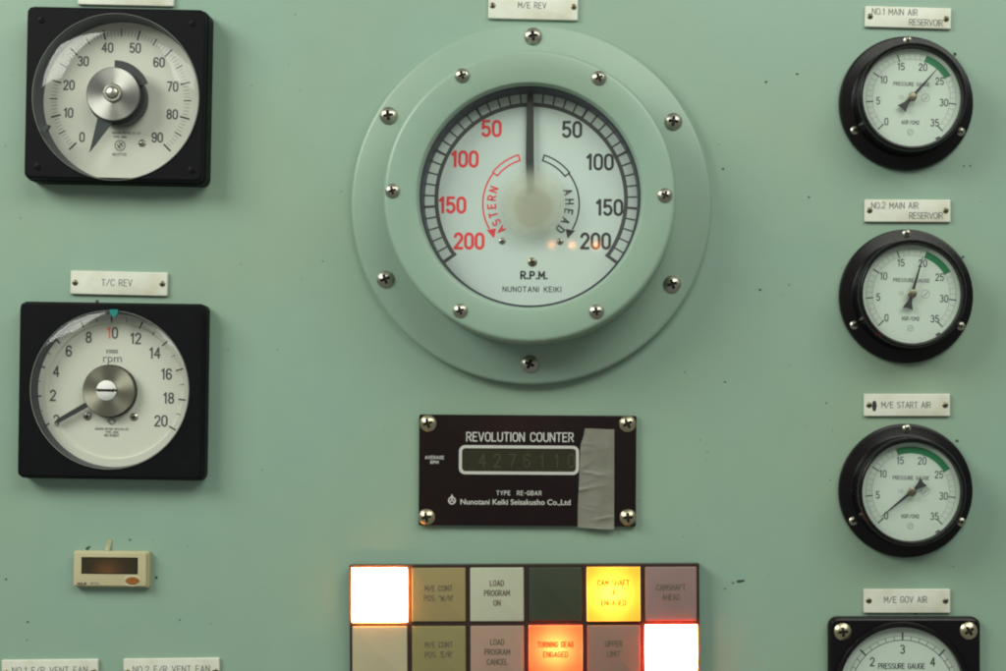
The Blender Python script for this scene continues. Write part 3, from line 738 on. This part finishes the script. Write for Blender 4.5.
# ------------------------------------------------------------------ revolution counter
t = thing('revolution_counter', 'black REVOLUTION COUNTER plate with a white framed dark digit window', 'counter', 527.5, 470.5, 6, .35)
link('face_plate', rbox(new(), 216.5, 110.5, .2, 6, 1.5, .8), M['counter'], t, 40)
wx, wy = local(t, 519, 460, 6)
bm = new()
ro = rrect(119.5, 29, 6, 6, wx, wy); ri = rrect(113.5, 23, 3.6, 6, wx, wy)
a = [v(bm, x, y, 6.1) for x, y in ro]; b = [v(bm, x, y, 6.9) for x, y in ro]; c_ = [v(bm, x, y, 6.9) for x, y in ri]; d_ = [v(bm, x, y, 6.1) for x, y in ri]
bridge(bm, a, b); bridge(bm, b, c_); bridge(bm, c_, d_); link('window_frame', bm, M['silver_text'], t)
bm = new(); poly(bm, rrect(113.6, 23.2, 3.6, 6, wx, wy), 6.14); dsp = link('display', bm, M['lcd'], t)
bm = new()
for k, ch in enumerate('4276110'):
    stext(bm, ch, wx - 36.5 + k * 14.8, wy - .5, 12.5, 1.5, 6.3, 'c', .95, .2, mi=1 if k > 2 else 0)
link('digits', bm, [M['seg'], M['segred']], dsp)
bm = new()
x, y = local(t, 520, 437, 6); stext(bm, 'REVOLUTION COUNTER', x, y, 8.4, 1.25, 6.1, 'c', .98, .22); link('title_lettering', bm, M['silver_text'], t); bm = new()
x, y = local(t, 434.5, 457.5, 6); stext(bm, 'AVERAGE', x, y, 2.9, .6, 6.1, 'c', 1.2, .3); link('lettering', bm, M['silver_text'], t); bm = new(); stext(bm, 'RPM', x, y - 4.8, 2.9, .6, 6.1, 'c', 1.2, .3); link('lettering', bm, M['silver_text'], t); bm = new()
x, y = local(t, 519, 493, 6); stext(bm, 'TYPE  RE-GBAR', x, y, 4, .7, 6.1, 'c', 1.1, .34); link('type_lettering', bm, M['silver_text'], t); bm = new()
x, y = local(t, 452, 500, 6)
ribbon(bm, arc(x, y - .6, 3.3, 3.3, 0, 360, 16), 1.3, 6.1)
for q in range(3): ribbon(bm, [(x, y), (x + 2.8 * cos(radians(90 + 120 * q)), y - .6 + 3.4 * sin(radians(90 + 120 * q)))], 1.2, 6.16 + .06 * q)
poly(bm, [(x - 1.8, y + 2.6), (x + 1.8, y + 2.6), (x, y + 6)], 6.12)
link('emblem', bm, M['silver_text'], t)
x, y = local(t, 460, 502, 6); ftext('maker_lettering', 'Nunotani Keiki Seisakusho Co.,Ltd', 7.6, x, y, 6.12, M['silver_text'], t, 'LEFT', 1.03, .12)
for (px, py) in ((428, 423.3), (627.5, 423.8), (426.5, 517.3), (628, 517.6)):
    x, y = local(t, px, py, 8); screw(t, x, y, 8.3, 5.9, M['nickel'], .6, rnd.uniform(0, 60))

# grey tape stuck over the counter's right part
t = thing('tape_strip', 'wrinkled strip of grey cloth tape stuck down the counter plate', 'tape', 597, 478, 8)
creases = [(rnd.random(), rnd.uniform(-.3, .3), rnd.uniform(.008, .02), rnd.random(), rnd.uniform(.15, .5), rnd.uniform(.25, .7)) for _ in range(8)]
bm = new(); nx, ny = 30, 90
L0 = lambda f: 580.8 + 4.5 * max(0, 1 - f / .16) - 3.0 * min(1, max(0, (f - .1) / .7))
grid = []
for j in range(ny + 1):
    f = j / ny; row = []
    xl, xr = L0(f), 614.3 - .2 * f
    for i in range(nx + 1):
        g = i / nx; px = xl + (xr - xl) * g
        py = 429.5 + (527.5 - 429.5) * f + (2.2 * g if f > .97 else 0) - 1.2 * (1 - g) * (f < .05)
        h = 6.6 + .35 * sin(9 * g + 3 * f) + 1.6 * math.exp(-((f - .62 + .07 * g) / .018) ** 2) * max(0, 1 - g * 1.2) + 1.2 * math.exp(-((f - .43 - .05 * g) / .015) ** 2) * math.exp(-((g - .35) / .3) ** 2) \
            + 1.4 * math.exp(-((f - .95 + .06 * g) / .016) ** 2) * math.exp(-((g - .75) / .25) ** 2) + .9 * math.exp(-((f - .2 - .2 * (1 - g)) / .03) ** 2) * max(0, 1 - 2 * g) + 1.0 * math.exp(-((f - .52 + .1 * g) / .012) ** 2) * math.exp(-((g - .55) / .2) ** 2)
        for (f0, sl, wd_, g0, gw, am) in creases: h += am * math.exp(-((f - f0 - sl * (g - .5)) / wd_) ** 2) * math.exp(-((g - g0) / gw) ** 2)
        h += rnd.uniform(0, .2) + (2.2 * ((f - .95) / .05) ** 2 * g if f > .95 else 0)
        x, y = local(t, px, py, 7); row.append(v(bm, x, y, h))
    grid.append(row)
for j in range(ny):
    for i in range(nx): bm.faces.new((grid[j + 1][i], grid[j + 1][i + 1], grid[j][i + 1], grid[j][i]))
bmesh.ops.solidify(bm, geom=bm.faces[:], thickness=.4 * U)
link('tape_strip', bm, M['tape'], t, 60)
o = t.children[0]; o.parent = None; o.location = t.location; o.rotation_euler = t.rotation_euler
tag(o, t['label'], 'tape'); bpy.data.objects.remove(t); o.name = 'tape_strip'

# ------------------------------------------------------------------ hour meter
hz = 10
t = thing('hour_meter', 'small beige hour meter with a dark window and brown diamond button', 'hour meter', 110.5, 569.5, hz, .6)
bm = rbox(new(), 75, 36, .2, 7, 1.5, .5); rbox(bm, 72.4, 33.6, 6.6, hz, 1.5, .9, cx=-.6, cy=.2); link('case', bm, M['beige'], t, 40)
x, y = local(t, 109.6, 565.6, hz)
bm = rbox(new(), 56, 16.6, hz + .05, hz + .4, .6, .3, x, y); sc_ = link('window_frame', bm, M['black'], t)
bm = rbox(new(), 54.4, 15, hz + .42, hz + .7, .5, .2, x, y); link('display', bm, M['lcd'], t)
x, y = local(t, 132.6, 580.6, hz); bm = new()
bm2 = [(x + 6.6 * cos(a) , y + 3.4 * sin(a) * (1 if abs(cos(a)) < .6 else .9)) for a in [2 * pi * k / 24 for k in range(24)]]
prism(bm, bm2, hz, hz + 1.2); link('button', bm, M['logo_brown'], t)
bm = new(); ribbon(bm, arc(x - .4, y + .2, 8.2, 4.8, 30, 160, 16), .9, hz + .1); ribbon(bm, arc(x - .4, y - .2, 8.4, 4.8, 200, 340, 16), .9, hz + .16); link('button_ring', bm, M['paper'], t)
x, y = local(t, 82, 583.7, hz); bm = new(); stext(bm, 'HOUR', x, y, 2, .6, hz + .12, 'c', 1.6, .3); stext(bm, 'METER', x + 12.5, y + .3, 1.8, .35, hz + .12, 'c', 1.4, .3, mi=1); link('lettering', bm, [M['ink'], M['inkg']], t)

# curl of old paper above the hour meter
bm = new(); grid = []
X0, Y0 = true(108.5, 545.5, 2)
for j in range(11):
    f = j / 10
    grid.append([v(bm, (i / 4 - .5) * 6 * (1 - .25 * f) - 1.2 * f, 5.5 - 10.5 * f, .3 + 2.8 * f ** 2 + .3 * i / 4) for i in range(5)])
for j in range(10):
    for i in range(4): bm.faces.new((grid[j + 1][i], grid[j + 1][i + 1], grid[j][i + 1], grid[j][i]))
bmesh.ops.solidify(bm, geom=bm.faces[:], thickness=.35 * U)
o = link('paper_scrap', bm, M['paper'], None, 60); o.location = W(X0, Y0, 0); o.rotation_euler = (pi / 2, 0, 0)
tag(o, 'small curled scrap of cream paper stuck just above the hour meter', 'paper scrap')

# ------------------------------------------------------------------ annunciator: block of lamp windows
hz = 16
t = thing('lamp_annunciator', 'black framed block of square lamp windows, four of them lit', 'lamp panel', 524.2, 624, hz, -.25)
xs = [(352, 407.5), (411.6, 466), (470, 524.2), (528.5, 582.4), (586.6, 640.4), (644.8, 697)]
ys = [(567.2, 621.6), (625.4, 681)]
X = [(local(t, a, 600, hz)[0], local(t, b, 600, hz)[0]) for a, b in xs]
Yv = [(local(t, 500, a, hz)[1], local(t, 500, b, hz)[1]) for a, b in ys]       # (top, bottom)
gx = [X[0][0] - 2.4] + [q for a in X for q in a] + [X[-1][1] + 2.4]
gy = [Yv[0][0] + 2.4] + [q for a in Yv for q in a] + [Yv[-1][1] - 2.4]
bm = new()
vg = [[v(bm, x, y, hz) for x in gx] for y in gy]; v0 = [[v(bm, x, y, 1) for x in gx] for y in gy]
for j in range(len(gy) - 1):
    for i in range(len(gx) - 1):
        hole = i % 2 == 1 and j % 2 == 1
        if not hole: bm.faces.new((vg[j + 1][i], vg[j + 1][i + 1], vg[j][i + 1], vg[j][i]))
        else:
            A = [vg[j][i], vg[j][i + 1], vg[j + 1][i + 1], vg[j + 1][i]]; B = [v0[j][i], v0[j][i + 1], v0[j + 1][i + 1], v0[j + 1][i]]
            for k in range(4):
                f = bm.faces.new((A[k], A[(k + 1) % 4], B[(k + 1) % 4], B[k])); f.material_index = 1
            f = bm.faces.new(B[::-1]); f.material_index = 1
no, me_ = len(gx) - 1, len(gy) - 1
for i in range(no):
    bm.faces.new((v0[0][i], v0[0][i + 1], vg[0][i + 1], vg[0][i])); bm.faces.new((vg[me_][i], vg[me_][i + 1], v0[me_][i + 1], v0[me_][i]))
for j in range(me_):
    bm.faces.new((v0[j + 1][0], v0[j][0], vg[j][0], vg[j + 1][0])); bm.faces.new((vg[j + 1][no], vg[j][no], v0[j][no], v0[j + 1][no]))
bmesh.ops.recalc_face_normals(bm, faces=bm.faces[:])
link('frame', bm, [M['frame'], mat('lamp_house_lining', (.38, .34, .3, 1), .6)], t)

def print_through(name, col):
    m = lens(name, col, col); return m
OFF = lambda name, c: mat(name, tuple(q * .8 for q in c[:3]) + (1,), .35, var=.05, scale=120, big=(tuple(q * .72 for q in c[:3]) + (1,), 30, .5), rvar=.08)
cells = [
 [('lit white window', lens('lens_lit_white', (1, .42, .12, 1), (.8, .5, .3, 1)), [], (1, .85, .6, 1), 5500, (0, 0)),
  ('tan window', OFF('lens_tan', lin(158, 142, 96)), ['M/E CONT', "POS. 'W/H'"], None, 0, 0),
  ('cream window', OFF('lens_cream', lin(190, 193, 168)), ['LOAD', 'PROGRAM', 'ON'], None, 0, 0),
  ('dark green blank window', OFF('lens_dark_green', lin(58, 66, 50)), [], None, 0, 0),
  ('lit yellow window', lens('lens_lit_yellow', (1, .44, .045, 1), (.8, .5, .06, 1)), ['CAM SHAFT', 'UP', 'ENGAGED'], (1, .9, .7, 1), 36, (-2, 0)),
  ('mauve window marked CAMSHAFT AHEAD', OFF('lens_mauve', lin(150, 122, 118)), ['CAMSHAFT', 'AHEAD'], None, 0, 0)],
 [('blank olive cream window', OFF('lens_olive_cream', lin(188, 178, 146)), [], None, 0, 0),
  ('olive window', OFF('lens_olive', lin(142, 134, 88)), ['M/E CONT', "POS. 'E/R'"], None, 0, 0),
  ('pinkish window', OFF('lens_pink', lin(172, 142, 124)), ['LOAD', 'PROGRAM', 'CANCEL'], None, 0, 0),
  ('lit orange red window', lens('lens_lit_orange', (1, .07, .02, 1), (.85, .16, .16, 1)), ['TURNING GEAR', 'ENGAGED'], (1, .9, .6, 1), 90, (0, 4)),
  ('mauve brown window', OFF('lens_mauve_brown', lin(152, 118, 104)), ['UPPER', 'LIMIT'], None, 0, 0),
  ('lit red white window', lens('lens_lit_red', (1, .10, .05, 1), (.8, .15, .1, 1)), [], (1, .85, .7, 1), 9000, (0, 0))]]
inkdim = {True: lens('print_on_lit_window', (.14, .05, .01, 1), (.1, .05, .02, 1)), False: mat('print_on_window', lin(92, 82, 64), .6)}
for j in range(2):
    for i in range(6):
        lab, m, txt, lampc, pw, off = cells[j][i]
        cx, cy = (X[i][0] + X[i][1]) / 2, (Yv[j][0] + Yv[j][1]) / 2; ww, hh = X[i][1] - X[i][0] - .5, Yv[j][0] - Yv[j][1] - .5
        bm = new()
        if lampc is None: rbox(bm, ww, hh, hz - 6, hz + 1.6, 1.2, 1.0, cx, cy)
        else: rbox(bm, ww, hh, hz - 2, hz + 4.4, 1.2, 1.0, cx, cy, back=False)
        wn = link('lamp_window', bm, m, t, 40); wn['label'] = lab
        if txt:
            n = len(txt)
            for k, s in enumerate(txt):
                bm = new(); stext(bm, s, cx, cy + (n - 1) * 4.9 - k * 9.8 + (4 if n == 2 and j == 1 else 1.5), 5.2, .95, (hz + 1.7 if lampc is None else hz + 4.5), 'c', .86 if len(s) < 11 else .74, .22)
                link('lettering', bm, inkdim[lampc is not None], wn)
        if lampc:
            bm = new(); lathe(bm, [(9, 2), (9, 5), (7.5, 6.5), (0, 7)], 24, cx + off[0], cy + off[1]); link('bulb', bm, emit('bulb_glow', lampc, pw), wn)
